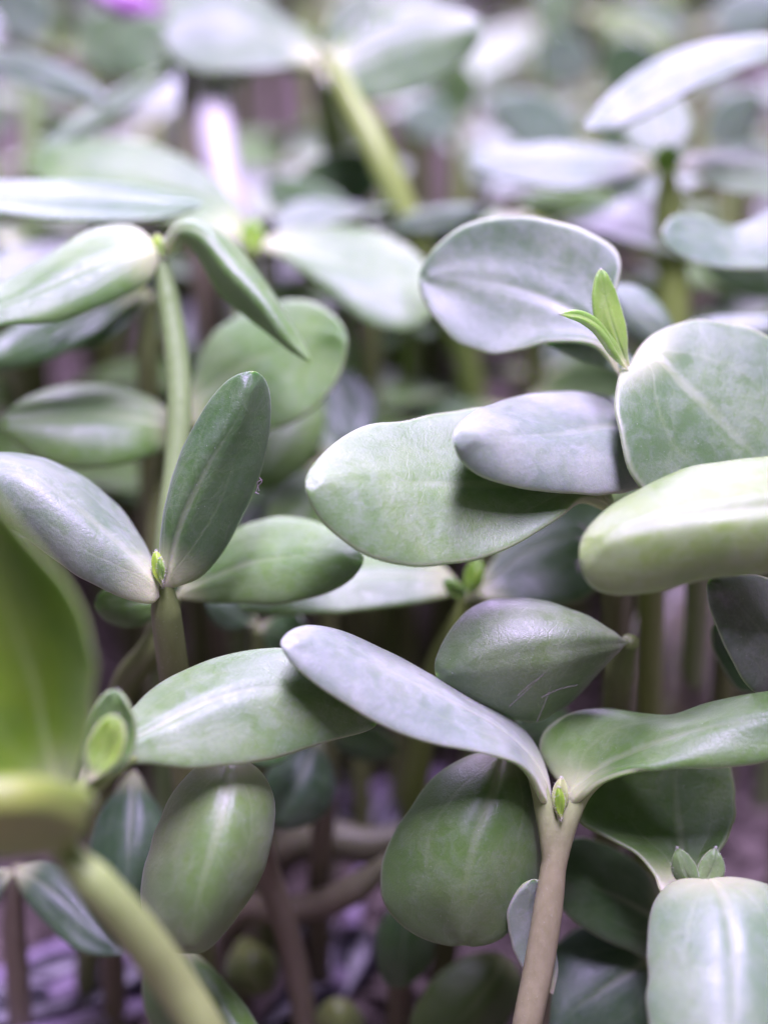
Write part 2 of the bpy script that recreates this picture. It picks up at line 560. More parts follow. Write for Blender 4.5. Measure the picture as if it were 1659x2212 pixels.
def sprout(label, stem, leaves, r=.135, scol='pale', group=None, name='sunflower_sprout', drift=.35, r0=None):
    """stem: list of (x, y, depth) from node downwards."""
    pts = to_ground([P(*p) for p in stem], drift)
    e = bpy.data.objects.new(name, None)
    e.empty_display_size = .3
    e.location = (pts[-1][0], pts[-1][1], 0)
    SC.collection.objects.link(e)
    e['label'] = label; e['category'] = 'sprout'; e['group'] = group or GROUPED
    n = len(pts)
    rad = [r * .55] + [r * (1.0 + .12 * i / n) for i in range(1, n)]
    if r0:
        rad[:len(r0)] = r0
    tubes = [tube('stem', e, pts, rad, STEM, col=STEMCOL[scol])]
    for sp in leaves:
        if 'petiole' in sp:
            tubes.append(tube('petiole', e, [P(*q) for q in sp['petiole']], sp['r'], STEM, col=STEMCOL[sp['col']], n=14))
        else:
            lo = build_leaf(sp, e)
            if sp['name'] == 'bud_leaf':
                fuzz(lo, e)
    if len(tubes) > 1:
        fuse(tubes)
    return e

# ------------------------------------------------------------------ soil
def build_soil():
    xs = np.concatenate([np.linspace(-160, -12, 16)[:-1], np.linspace(-12, 12, 110), np.linspace(12, 160, 16)[1:]])
    ys = np.concatenate([np.linspace(-40, 6, 10)[:-1], np.linspace(6, 40, 150), np.linspace(40, 300, 22)[1:]])
    X, Y = np.meshgrid(xs, ys)
    Z = (.22 * np.sin(X * 1.7 + np.sin(Y * 1.1)) * np.sin(Y * 1.5 + 1) + .12 * np.sin(X * 4.1 + Y * 2.3) * np.sin(Y * 3.7 - X)
         + rng.normal(0, .05, X.shape)) * .8 - .05
    nx = len(xs)
    verts = np.stack([X.ravel(), Y.ravel(), Z.ravel()], 1)
    faces = [(i * nx + j, i * nx + j + 1, (i + 1) * nx + j + 1, (i + 1) * nx + j) for i in range(len(ys) - 1) for j in range(nx - 1)]
    o = mesh_obj('soil', verts, faces, [SOIL], origin=np.zeros(3))
    o['kind'] = 'structure'; o['label'] = 'dark brown potting soil under the sprouts'
    # loose crumbs and coir lying on it
    V, F = [], []
    for _ in range(2600):
        c = np.array([rng.uniform(-7, 7), rng.uniform(10, 34), rng.uniform(-.05, .18)])
        s = rng.uniform(.06, .26) * np.array([1, rng.uniform(.6, 1), rng.uniform(.5, .9)])
        b = len(V)
        for k in range(14):
            a, h = k % 6 * math.pi / 3, (-.5 if k < 6 else .45)
            if k >= 12:
                V.append(c + s * np.array([0, 0, 1.0 if k == 13 else -1.0])); continue
            V.append(c + s * np.array([math.cos(a + (k // 6) * .5), math.sin(a + (k // 6) * .5), h]) * rng.uniform(.75, 1.15))
        for k in range(6):
            k2 = (k + 1) % 6
            F += [(b + k, b + k2, b + 6 + k2, b + 6 + k), (b + 6 + k, b + 6 + k2, b + 13), (b + k2, b + k, b + 12)]
    o = mesh_obj('soil_crumbs', V, F, [CLOD], origin=np.zeros(3))
    o['kind'] = 'stuff'; o['label'] = 'loose brown crumbs of soil and coir'
build_soil()

G_HULL = 'empty seed hulls lying on the soil'
def hull_mesh():
    nu, nv = 16, 14
    V, F, mi = [], [], []
    for i in range(nu + 1):
        t = i / nu
        w = .30 * math.sin(math.pi * t ** .75) ** .8 if 0 < t < 1 else 0.004
        for k in range(nv):
            a = 2 * math.pi * k / nv
            V.append(((t - .5) * 1.1, math.cos(a) * w, math.sin(a) * w * .5))
    for i in range(nu):
        for k in range(nv):
            F.append((i * nv + k, i * nv + (k + 1) % nv, (i + 1) * nv + (k + 1) % nv, (i + 1) * nv + k)); mi.append(1 if k in (2, 5, 9, 12) else 0)
    me = bpy.data.meshes.new('seed_hull')
    me.from_pydata(V, [], F)
    me.materials.append(HULL); me.materials.append(HULL_STRIPE)
    me.polygons.foreach_set('material_index', mi)
    me.polygons.foreach_set('use_smooth', [True] * len(F))
    return me
HM = hull_mesh()
def hull(x, y, d, rot, label, s=1.0, mat=None, group=G_HULL):
    o = bpy.data.objects.new('seed_hull', HM if mat is None else HM.copy())
    if mat is not None:
        o.data.materials[0] = mat; o.data.materials[1] = mat
    o.location = P(x, y, d); o.rotation_euler = rot; o.scale = (s, s, s)
    o['label'] = label; o['category'] = 'seed hull'; o['group'] = group
    SC.collection.objects.link(o)
    return o
def hull_ground(x, y, rot, label, s=1.0, z=.3):
    dirv = P(x, y, 1) - CAMP
    d = (z - CAM_H) / dirv[2]
    return hull(x, y, d, rot, label, s)

# ------------------------------------------------------------------ the sprouts that can be told apart
sprout('sharp forked sprout with two wide-spread pale leaves on a straight stem',
    [(1205, 1785, 16.02), (1200, 1835, 16.02), (1184, 1960, 16.05), (1162, 2100, 16.1), (1135, 2240, 16.15)], r=.15, scol='sharp', r0=[.05, .12, .148], leaves=[
    lf((1184, 1752, 16.02), (606, 1388, 15.3),
       [(1184, 1700), (1168, 1645), (1140, 1592), (1090, 1548), (1020, 1510), (900, 1447), (780, 1386), (700, 1359), (642, 1358)],
       [(1168, 1722), (1146, 1678), (1112, 1650), (1050, 1631), (940, 1609), (850, 1580), (750, 1523), (670, 1470), (622, 1425)],
       [(1174, 1710), (1150, 1655), (1085, 1588), (965, 1520), (830, 1455), (710, 1405)], dL=.8, dR=-.42, dM=.12, col='lilac', nu=70, nv=34),
    lf((1232, 1752, 16.02), (1800, 1530, 15.4),
       [(1214, 1700), (1186, 1665), (1164, 1622), (1176, 1578), (1225, 1542), (1300, 1530), (1370, 1538), (1440, 1546), (1520, 1520), (1610, 1503), (1720, 1495)],
       [(1252, 1728), (1290, 1692), (1345, 1670), (1450, 1662), (1560, 1661), (1660, 1645), (1750, 1605)],
       [(1240, 1718), (1290, 1668), (1360, 1632), (1480, 1592), (1640, 1560)], dL=.85, dR=-.2, dM=.1, col='pale', nu=70, nv=34),
    pt([(1193, 1900, 16.04), (1188, 1820, 16.0), (1176, 1750, 15.98), (1163, 1698, 15.98), (1142, 1656, 15.99), (1095, 1616, 15.99)], [.09, .105, .105, .092, .065, .02], 'sharp'),
    pt([(1200, 1900, 16.04), (1214, 1820, 16.0), (1237, 1752, 15.98), (1262, 1710, 15.98), (1305, 1678, 15.99), (1380, 1648, 15.99)], [.09, .105, .105, .092, .065, .02], 'sharp'),
    ef((1206, 1775, 15.95), (1213, 1680, 15.9), 18, col=(.38, .44, .17, .5), name='bud_leaf', th=.05, nu=24, nv=12, top='cam'),
    ef((1212, 1775, 15.85), (1207, 1700, 15.8), 11, col='lime', name='bud_leaf', th=.05, nu=24, nv=12, top='under'),
    ])

near = sprout('nearest blurred sprout with a thick leaning stem and big translucent green leaf, lower left',
    [(115, 1815, 13.2), (200, 1905, 13.2), (300, 2020, 13.4), (380, 2130, 13.6), (450, 2250, 13.7)], [
    lf((140, 1790, 13.2), (-60, 1020, 12.2),
       [(165, 1690), (190, 1600), (201, 1500), (208, 1430), (186, 1340), (130, 1248), (60, 1160), (0, 1085)],
       [(60, 1800), (-60, 1740), (-150, 1600), (-200, 1450), (-200, 1300), (-160, 1150)], None, dL=-.1, dR=-.5, dM=.75, col='vivid', top='under'),
    lf((170, 1735, 14.5), (815, 1562, 15.9),
       [(185, 1650), (230, 1590), (285, 1535), (320, 1500), (380, 1462), (470, 1424), (560, 1402), (640, 1404), (730, 1450)],
       [(205, 1705), (245, 1670), (300, 1652), (420, 1662), (530, 1652), (620, 1631), (710, 1602)],
       [(200, 1670), (280, 1610), (350, 1572), (450, 1522), (560, 1490), (680, 1500)], dL=.6, dR=-.1, dM=.1, col='paleb', nu=70, nv=34),
    lf((150, 1800, 13.2), (-260, 1790, 12.0),
       [(205, 1745), (195, 1712), (130, 1692), (50, 1685), (-60, 1690), (-180, 1720)],
       [(165, 1830), (100, 1842), (20, 1850), (-80, 1850), (-190, 1830)],
       [(170, 1778), (110, 1742), (40, 1735), (-60, 1740), (-180, 1760)], dL=.0, dR=.25, dM=-.22, col=(.22, .27, .09, .3), top='under', plain=True),
    pt([(140, 1765, 14.5), (175, 1718, 14.45), (222, 1678, 14.52), (270, 1650, 14.78), (320, 1625, 15.1)], [.12, .11, .095, .06, .02], 'near'),
    ef((195, 1715, 14.45), (252, 1490, 14.6), (62, 52), bend=-18, col='mid', name='bud_leaf', top='cam', th=.07, dM=.12),
    ef((190, 1690, 14.2), (250, 1545, 14.3), (40, 38), bend=-10, col=(.19, .29, .07, .3), name='bud_leaf', top='under', th=.07, dM=.08),
    ], r=.175, scol='near', drift=.5)

sprout('sprout with an upright dark leaf and a drooping pale leaf, left of centre',
    [(352, 1238, 16.15), (358, 1320, 16.3), (370, 1420, 16.6), (385, 1520, 17.0)], [
    lf((352, 1275, 16.1), (545, 801, 15.9),
       [(356, 1210), (358, 1120), (371, 1040), (402, 958), (450, 872), (500, 818)],
       [(395, 1263), (432, 1246), (482, 1190), (522, 1120), (562, 1030), (583, 930), (581, 850), (566, 813)],
       [(374, 1180), (396, 1110), (450, 1000), (515, 890)], dL=.1, dR=.35, dM=-.05, col='dark', top='cam', nu=64, nv=34, th=.1),
    lf((345, 1290, 16.1), (-110, 1010, 16.0),
       [(330, 1225), (300, 1160), (255, 1095), (190, 1040), (110, 1001), (50, 988), (0, 985), (-60, 988)],
       [(328, 1304), (280, 1296), (205, 1262), (130, 1218), (60, 1170), (0, 1128), (-65, 1080)],
       [(310, 1235), (235, 1165), (130, 1080), (50, 1030)], dL=.85, dR=-.05, dM=-.05, col=(.135, .215, .110, .9), nu=64, nv=34, th=.1),
    ef((350, 1270, 16.0), (336, 1190, 16.0), 15, col='lime', name='bud_leaf', top='under', th=.05, nu=24, nv=12),
    ef((352, 1262, 15.95), (345, 1205, 15.9), 9, col='bud', name='bud_leaf', top='cam', th=.05, nu=24, nv=12),
    ], r=.15, scol='olive')

sprout('tall sprout with an arching folded right leaf and long bare stem, upper left',
    [(345, 548, 18.0), (362, 640, 18.0), (380, 760, 17.9), (388, 880, 17.8), (380, 1010, 17.7), (362, 1150, 17.6), (350, 1300, 17.7)], [
    lf((345, 555, 18.0), (-140, 690, 17.0),
       [(318, 512), (285, 490), (240, 489), (180, 502), (90, 555), (0, 612), (-80, 655)],
       [(325, 605), (260, 642), (180, 677), (100, 697), (40, 702), (-50, 710)],
       [(315, 545), (240, 560), (150, 600), (50, 650), (-50, 685)], dL=.45, dR=-.15, dM=-.05, col='pale'),
    lf((352, 560, 18.0), (672, 782, 17.2),
       [(362, 515), (380, 488), (420, 480), (478, 508), (545, 572), (605, 662), (650, 735)],
       [(385, 535), (400, 512), (425, 545), (480, 640), (560, 705), (630, 760)],
       [(374, 520), (398, 496), (440, 508), (500, 575), (565, 645), (630, 735)], dL=.3, dR=.15, dM=-.22, col='pale'),
    ef((345, 560, 17.95), (338, 505, 17.95), 14, col='lime', name='bud_leaf', top='under', th=.06, nu=24, nv=12),
    ef((352, 560, 17.9), (352, 515, 17.9), 12, col='bud', name='bud_leaf', top='cam', th=.06, nu=24, nv=12),
    ], r=.13, scol='pale')

sprout('sprout left of the frame reaching in one long edge-on leaf, upper left',
    [(-330, 520, 19.0), (-330, 700, 19.0)], [
    lf((-330, 500, 19.0), (442, 438, 18.6),
       [(-250, 440), (-120, 398), (20, 387), (150, 391), (280, 402), (370, 418)],
       [(-220, 480), (-100, 455), (0, 462), (120, 474), (250, 476), (370, 468)],
       None, dL=.5, dR=-.3, dM=.05, col=(.085, .19, .065, .4)),
    ef((-330, 500, 19.0), (-700, 460, 19.2), 70, col='pale'),
    ])

sprout('blurred sprout with a broad pale leaf each side of its yellow bud',
    [(540, 530, 20.5), (535, 640, 20.6), (520, 800, 20.8)], [
    lf((530, 545, 20.5), (70, 345, 21.2),
       [(520, 480), (480, 400), (400, 340), (300, 305), (200, 300), (120, 310)],
       [(500, 510), (430, 490), (330, 470), (200, 440), (100, 400)],
       [(505, 470), (430, 425), (300, 380), (180, 350)], dL=.4, dR=-.4, dM=.15, col='pale'),
    lf((555, 540, 20.5), (946, 660, 19.3),
       [(585, 512), (640, 496), (720, 486), (790, 490), (850, 510), (905, 548), (938, 600)],
       [(600, 550), (660, 592), (720, 640), (780, 690), (835, 712), (895, 712)],
       [(610, 535), (700, 560), (800, 600), (880, 640)], dL=.8, dR=-.4, dM=-.05, col='paleb'),
    ef((545, 560, 20.3), (545, 470, 20.3), 26, col='bud', name='bud_leaf', top='under'),
    ], r=.15, scol='pale')

sprout('blurred sprout half hidden by the tall bare stem with leaves lying left and right',
    [(392, 915, 18.8), (372, 980, 18.9), (352, 1080, 19.0), (345, 1200, 19.1)], [
    lf((395, 925, 18.8), (748, 722, 18.2),
       [(415, 830), (440, 750), (490, 690), (560, 660), (640, 646), (705, 668)],
       [(430, 925), (500, 934), (590, 930), (645, 908), (695, 868), (740, 800)],
       [(430, 870), (520, 800), (620, 755), (700, 730)], dL=.7, dR=-.25, dM=.15, col='pale'),
    lf((392, 930, 18.8), (0, 918, 18.0),
       [(345, 868), (270, 840), (170, 835), (80, 850), (25, 882)],
       [(350, 975), (300, 995), (200, 1012), (120, 1005), (48, 968)],
       [(340, 920), (240, 905), (120, 905)], dL=.75, dR=-.3, dM=-.06, col='mid'),
    ], r=.16, scol='olive')

sprout('sprout whose long leaf ends in a shiny violet tip right of the upright dark leaf',
    [(378, 1288, 17.4), (330, 1400, 17.6), (270, 1480, 17.9)], [
    lf((378, 1290, 17.4), (786, 1208, 16.7),
       [(430, 1222), (500, 1152), (565, 1122), (640, 1119), (705, 1135), (758, 1172)],
       [(430, 1300), (520, 1306), (620, 1301), (700, 1286), (762, 1250)],
       [(440, 1262), (540, 1220), (640, 1205), (720, 1200)], dL=.35, dR=-.15, dM=-.08, col='pale'),
    ef((375, 1290, 17.4), (205, 1310, 17.2), (55, 48), col='mid', dM=-.08),
    ], r=.15, scol='olive')

sprout('shaded sprout with yellow bud below the big overlapping leaves at centre',
    [(1008, 1290, 18.2), (985, 1360, 18.4), (940, 1450, 18.7)], [
    lf((1000, 1275, 18.2), (515, 1312, 17.8),
       [(950, 1215), (880, 1190), (780, 1180), (680, 1210), (580, 1270)],
       [(950, 1295), (850, 1312), (720, 1326), (600, 1330)],
       None, dL=.4, dR=-.2, dM=-.05, col='pale'),
    lf((1020, 1295, 18.2), (1345, 1130, 18.5),
       [(1060, 1220), (1120, 1150), (1190, 1085), (1270, 1060)],
       [(1100, 1300), (1180, 1312), (1250, 1302), (1310, 1250)],
       [(1070, 1250), (1130, 1200), (1230, 1160)], dL=.2, dR=-.2, dM=.1, col='dark'),
    ef((1010, 1295, 18.0), (1035, 1205, 18.0), 22, col='bud', name='bud_leaf', top='under'),
    ef((1010, 1300, 17.9), (960, 1250, 17.8), 18, col='bud', name='bud_leaf', top='cam'),
    ], scol='lime')

sprout('sprout with the large round-ended pale leaf at the centre that carries a dark shadow',
    [(1330, 1120, 16.8), (1332, 1250, 17.6), (1330, 1400, 18.6), (1330, 1500, 19.2)], [
    lf((1335, 1110, 16.5), (659, 1046, 15.4),
       [(1290, 1000), (1190, 920), (1100, 886), (1020, 877), (930, 892), (830, 912), (750, 942), (700, 977), (669, 1014)],
       [(1260, 1080), (1210, 1116), (1130, 1168), (1050, 1205), (960, 1222), (880, 1223), (828, 1213), (780, 1196), (743, 1171), (700, 1132), (669, 1086)],
       [(1240, 1045), (1100, 1050), (950, 1050), (800, 1045)], dL=.45, dR=-.42, dM=.12, col='paleb', nu=74, nv=36, th=.1),
    ef((1340, 1110, 17.0), (1640, 1190, 17.6), 80, col='dark', dM=-.05),
    ], r=.16, scol='olive')

sprout('sprout whose oval lilac leaf lies on top, overlapping the large round-ended leaf',
    [(1500, 1010, 16.6), (1505, 1150, 17.8), (1505, 1300, 18.8)], [
    lf((1490, 985, 17.3), (979, 950, 15.2),
       [(1420, 910), (1370, 880), (1300, 856), (1200, 847), (1100, 860), (1032, 884), (991, 915)],
       [(1430, 1040), (1370, 1058), (1320, 1066), (1230, 1067), (1130, 1057), (1040, 1030), (992, 992)],
       [(1420, 950), (1330, 925), (1200, 945), (1080, 950)], dL=.8, dR=-.35, dM=.12, col='lilac', nu=70, nv=34, th=.09),
    ef((1500, 990, 17.0), (1800, 950, 17.6), 90, col='pale', dM=-.05),
    ])

sprout('sprout with a two-pronged lime bud between a round upright leaf and a drooping leaf',
    [(1352, 800, 16.75), (1385, 900, 17.1), (1405, 1010, 17.5)], [
    lf((1340, 815, 16.75), (905, 598, 17.5),
       [(1290, 742), (1230, 732), (1170, 740), (1120, 755), (1065, 762), (1005, 748), (950, 702), (916, 655)],
       [(1322, 720), (1328, 640), (1342, 572), (1325, 532), (1245, 486), (1165, 468), (1080, 465), (1000, 488), (932, 542)],
       [(1295, 715), (1220, 665), (1120, 625), (1000, 600)], dL=.0, dR=.06, dM=.14, col=(.112, .188, .085, .85), nu=70, nv=36),
    lf((1352, 815, 16.8), (1720, 1120, 16.5),
       [(1340, 800), (1330, 850), (1332, 910), (1342, 970), (1362, 1030), (1410, 1090), (1500, 1140), (1620, 1160)],
       [(1385, 748), (1430, 712), (1500, 691), (1580, 696), (1660, 722), (1740, 790), (1790, 900), (1790, 1020)],
       [(1405, 780), (1470, 835), (1560, 920), (1650, 1015)], dL=-.85, dR=.3, dM=-.2, col='grey', nu=70, nv=36, th=.1, top='up'),
    ef((1362, 800, 16.4), (1297, 580, 16.3), (34, 30), bend=10, col='bud', name='bud_leaf', top='cam', th=.06),
    lf((1358, 800, 16.3), (1209, 678, 16.0),
       [(1330, 745), (1300, 705), (1265, 680), (1235, 670)], [(1318, 765), (1285, 715), (1255, 694), (1230, 686)],
       None, dL=.08, dR=-.08, col='bud', name='bud_leaf', top='up', th=.08),
    ], r=.14, scol='lime')

sprout('sprout hidden at the right edge with a thick folded yellow-green leaf pointing left',
    [(1990, 1120, 15.0), (1990, 1250, 15.0)], [
    lf((1980, 1090, 15.0), (1251, 1195, 14.9),
       [(1850, 990), (1750, 984), (1660, 990), (1560, 1003), (1470, 1021), (1390, 1055), (1322, 1095), (1280, 1132), (1258, 1165)],
       [(1850, 1200), (1750, 1215), (1660, 1234), (1560, 1242), (1470, 1266), (1390, 1284), (1325, 1286), (1278, 1268), (1256, 1232)],
       [(1850, 1095), (1700, 1100), (1560, 1112), (1440, 1130), (1340, 1160), (1285, 1185)], dL=.68, dR=.12, dM=-.1, groove=.05, col=(.17, .275, .022, .7), nu=70, nv=40, th=.14, wave=.015),
    ef((1990, 1100, 15.0), (2300, 1100, 15.4), 80, col='pale'),
    ])

sprout('shaded sprout with a domed dark green leaf crossed by fine threads',
    [(1362, 1385, 16.6), (1345, 1450, 17.0), (1335, 1560, 17.4)], [
    lf((1360, 1388, 16.5), (940, 1455, 16.2),
       [(1310, 1364), (1260, 1331), (1190, 1305), (1110, 1293), (1045, 1300), (985, 1342), (950, 1400)],
       [(1318, 1412), (1290, 1450), (1250, 1502), (1210, 1536), (1165, 1558), (1110, 1555), (1050, 1532), (980, 1495)],
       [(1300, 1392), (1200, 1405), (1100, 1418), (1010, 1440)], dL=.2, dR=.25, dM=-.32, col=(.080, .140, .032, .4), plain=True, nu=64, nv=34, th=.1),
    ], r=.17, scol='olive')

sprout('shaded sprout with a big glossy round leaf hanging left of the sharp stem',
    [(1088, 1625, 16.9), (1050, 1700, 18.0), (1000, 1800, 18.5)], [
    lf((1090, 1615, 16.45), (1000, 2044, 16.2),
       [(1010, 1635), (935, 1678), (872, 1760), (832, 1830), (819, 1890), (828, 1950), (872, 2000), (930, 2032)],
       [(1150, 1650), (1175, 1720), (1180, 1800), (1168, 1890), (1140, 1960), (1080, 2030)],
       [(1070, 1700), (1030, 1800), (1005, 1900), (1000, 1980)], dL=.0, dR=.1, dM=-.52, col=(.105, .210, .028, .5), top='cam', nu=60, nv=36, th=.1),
    ef((1080, 1620, 17.7), (1230, 1540, 18.5), 45, col='dark'),
    ], r=.15, scol='olive')

sprout('shaded sprout with a pale-striped oval leaf hanging under the left pale leaf',
    [(500, 1640, 16.0), (540, 1750, 17.0), (575, 1880, 18.0), (620, 2010, 18.4), (650, 2150, 18.8)], [
    lf((500, 1640, 15.8), (408, 2062, 15.5),
       [(440, 1650), (390, 1695), (350, 1760), (317, 1860), (303, 1940), (320, 2005), (362, 2045)],
       [(550, 1658), (580, 1700), (590, 1755), (577, 1850), (542, 1930), (500, 2000), (452, 2048)],
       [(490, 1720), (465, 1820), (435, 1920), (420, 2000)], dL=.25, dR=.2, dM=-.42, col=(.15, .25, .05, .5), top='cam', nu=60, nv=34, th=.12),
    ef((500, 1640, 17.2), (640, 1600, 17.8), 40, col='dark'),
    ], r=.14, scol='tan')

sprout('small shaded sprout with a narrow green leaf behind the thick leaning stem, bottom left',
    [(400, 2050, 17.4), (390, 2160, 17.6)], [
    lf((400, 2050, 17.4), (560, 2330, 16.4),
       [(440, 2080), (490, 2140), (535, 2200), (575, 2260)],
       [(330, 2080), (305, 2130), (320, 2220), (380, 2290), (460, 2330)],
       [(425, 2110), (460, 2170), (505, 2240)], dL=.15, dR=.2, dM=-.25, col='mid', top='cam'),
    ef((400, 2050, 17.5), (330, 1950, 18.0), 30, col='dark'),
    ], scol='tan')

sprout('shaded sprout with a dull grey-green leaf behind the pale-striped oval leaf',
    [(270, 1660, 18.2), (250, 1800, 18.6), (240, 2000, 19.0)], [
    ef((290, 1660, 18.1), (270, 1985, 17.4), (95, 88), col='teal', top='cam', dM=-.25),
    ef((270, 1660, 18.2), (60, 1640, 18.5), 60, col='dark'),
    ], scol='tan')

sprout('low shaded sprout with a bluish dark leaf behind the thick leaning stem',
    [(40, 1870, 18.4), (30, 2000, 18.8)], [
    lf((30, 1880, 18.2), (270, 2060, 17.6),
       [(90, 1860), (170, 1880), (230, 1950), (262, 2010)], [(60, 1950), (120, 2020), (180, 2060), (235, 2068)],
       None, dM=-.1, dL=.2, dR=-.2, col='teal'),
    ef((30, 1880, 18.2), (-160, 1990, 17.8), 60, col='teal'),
    ], scol='tan')

sprout('sprout with a bright drooping leaf in the lower right corner',
    [(1505, 1925, 16.0), (1500, 2020, 16.9), (1490, 2150, 17.2)], [
    lf((1480, 1930, 15.9), (1480, 1560, 17.0),
       [(1428, 1930), (1412, 1890), (1372, 1842), (1305, 1806), (1250, 1772), (1270, 1700), (1350, 1620)],
       [(1545, 1860), (1580, 1790), (1587, 1720), (1575, 1650), (1530, 1590)],
       [(1475, 1870), (1465, 1790), (1458, 1700), (1465, 1620)], dL=-.15, dR=.1, dM=.2, col='mid', top='cam', nu=56, nv=32),
    lf((1520, 1905, 15.75), (1570, 2480, 14.0),
       [(1455, 1908), (1412, 1955), (1397, 2030), (1395, 2120), (1402, 2230), (1440, 2370)],
       [(1600, 1898), (1680, 1925), (1730, 2010), (1760, 2120), (1765, 2250), (1700, 2400)],
       [(1560, 1940), (1580, 2030), (1585, 2150), (1580, 2300)], dL=.25, dR=.3, dM=-.18, col=(.175, .27, .14, .65), top='cam', nu=60, nv=34, th=.1),
    ef((1505, 1925, 15.75), (1462, 1830, 15.65), 27, bend=6, shift=-.5, col=(.13, .22, .055, .5), name='bud_leaf', top='cam', th=.06),
    ef((1510, 1925, 15.75), (1546, 1830, 15.75), (29, 31), bend=-8, shift=-.5, col=(.13, .22, .055, .5), name='bud_leaf', top='cam', th=.06),
    ], scol='olive')

sprout('shaded sprout with a dark leaf passing behind the stem of the sharp sprout',
    [(1430, 1985, 17.5), (1425, 2100, 17.8)], [
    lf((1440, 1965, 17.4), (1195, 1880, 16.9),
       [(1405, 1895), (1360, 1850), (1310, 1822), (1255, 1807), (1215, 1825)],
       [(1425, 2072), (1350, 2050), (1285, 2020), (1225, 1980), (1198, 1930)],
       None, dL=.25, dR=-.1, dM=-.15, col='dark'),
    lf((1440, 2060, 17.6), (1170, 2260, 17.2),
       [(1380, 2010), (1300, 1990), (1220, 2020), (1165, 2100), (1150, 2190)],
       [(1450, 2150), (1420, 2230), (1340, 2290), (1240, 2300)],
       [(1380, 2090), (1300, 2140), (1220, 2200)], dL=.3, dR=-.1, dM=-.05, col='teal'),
    ], scol='tan')

sprout('low sprout whose small pale leaf edge shows left of the sharp stem',
    [(1180, 2120, 16.7), (1160, 2200, 16.8), (1145, 2270, 16.9)], [
    lf((1195, 2150, 16.3), (1152, 1900, 16.02),
       [(1150, 2125), (1118, 2070), (1100, 2010), (1096, 1970), (1115, 1930)],
       [(1205, 2100), (1200, 2040), (1195, 1970), (1178, 1920)], None, dL=-.05, dR=.1, dM=.05, col='lilac', top='cam'),
    ], scol='tan')

sprout('sprout at the right edge with a bumpy dark purplish leaf under the thick folded leaf',
    [(1790, 1500, 16.4), (1790, 1650, 16.6)], [
    lf((1780, 1480, 16.3), (1530, 1255, 15.6),
       [(1690, 1510), (1630, 1497), (1590, 1440), (1550, 1362), (1529, 1300)],
       [(1780, 1380), (1740, 1290), (1660, 1246), (1590, 1243)], [(1720, 1440), (1660, 1390), (1590, 1310)], dL=-.2, dR=.35, dM=-.1, col='purple', top='cam', nu=60, nv=34, wave=.05),
    lf((1700, 1520, 17.2), (1545, 1345, 17.0),
       [(1640, 1500), (1590, 1490), (1555, 1440), (1538, 1390)], [(1680, 1420), (1640, 1370), (1590, 1340)], None, col='deep', top='cam', dM=.1),
    ], scol='olive')

sprout('dim brownish leaf standing far back under the thick folded leaf',
    [(1410, 1540, 19.6), (1400, 1640, 19.9)], [
    lf((1410, 1560, 19.6), (1500, 1230, 19.6),
       [(1370, 1450), (1362, 1370), (1395, 1300), (1440, 1255)], [(1520, 1540), (1540, 1440), (1545, 1330), (1530, 1260)], None, dM=-.2, col=(.16, .13, .11, .2), top='cam'),
    ], scol='olive')

sprout('deep shaded sprout with a dark oval leaf beside the big glossy round leaf',
    [(880, 1900, 18.6), (865, 2060, 18.8)], [
    ef((890, 1910, 18.4), (850, 2135, 18.1), (75, 55), col='dark', top='cam', dM=-.25),
    ef((880, 1905, 18.6), (960, 1850, 19), 40, col='dark'),
    ], scol='tan')
sprout('low yellowish sprout leaf below the big glossy round leaf, bottom centre',
    [(1040, 2080, 18.6), (1035, 2180, 18.8)], [
    lf((1080, 2060, 18.5), (900, 2270, 17.9),
       [(1010, 2065), (940, 2110), (895, 2180), (885, 2235)], [(1125, 2110), (1110, 2180), (1060, 2250), (980, 2290)], None, dM=-.2, col=(.13, .19, .05, .15), top='cam'),
    ], scol='tan')
sprout('small out-of-focus yellow-green seed leaf low in the dark gap, bottom centre-left',
    [(520, 2040, 19.6), (520, 2150, 19.7)], [ef((520, 2025, 19.5), (570, 2150, 19.2), (55, 60), col=(.16, .20, .05, .1), top='cam', dM=-.3, plain=True)], scol='tan')
sprout('tiny rounded olive seed leaf at the bottom edge, left of centre',
    [(730, 2230, 19.3), (730, 2300, 19.3)], [ef((735, 2300, 19.3), (730, 2155, 18.9), (58, 55), col=(.16, .20, .05, .1), top='cam', dM=-.3, plain=True)], scol='tan')
sprout('dark sprout leaf hanging in the gap left of the big glossy round leaf',
    [(690, 1590, 18.8), (700, 1700, 19.0), (690, 1900, 19.5)], [
    ef((690, 1585, 18.6), (600, 1790, 18.2), (85, 70), col='teal', top='cam', dM=-.2),
    ef((690, 1585, 18.6), (860, 1620, 19.2), 40, col='dark')], scol='tan')
sprout('pale stem bowed across the dark gap below the sharp leaves',
    [(840, 1860, 18.9), (770, 1920, 19.0), (690, 1955, 19.1), (600, 1970, 19.2), (545, 1962, 19.4), (500, 2010, 19.8)], [
    ef((845, 1855, 18.9), (930, 1790, 19), 40, col='dark')], r=.17, scol='tan')
sprout('blurred pale stem lying level in the dark gap at lower centre',
    [(880, 1800, 20.3), (800, 1830, 20.3), (700, 1815, 20.4), (600, 1850, 20.6)], [
    ef((880, 1800, 20.3), (960, 1760, 20.2), 40, col='dark')], r=.24, scol='tan')

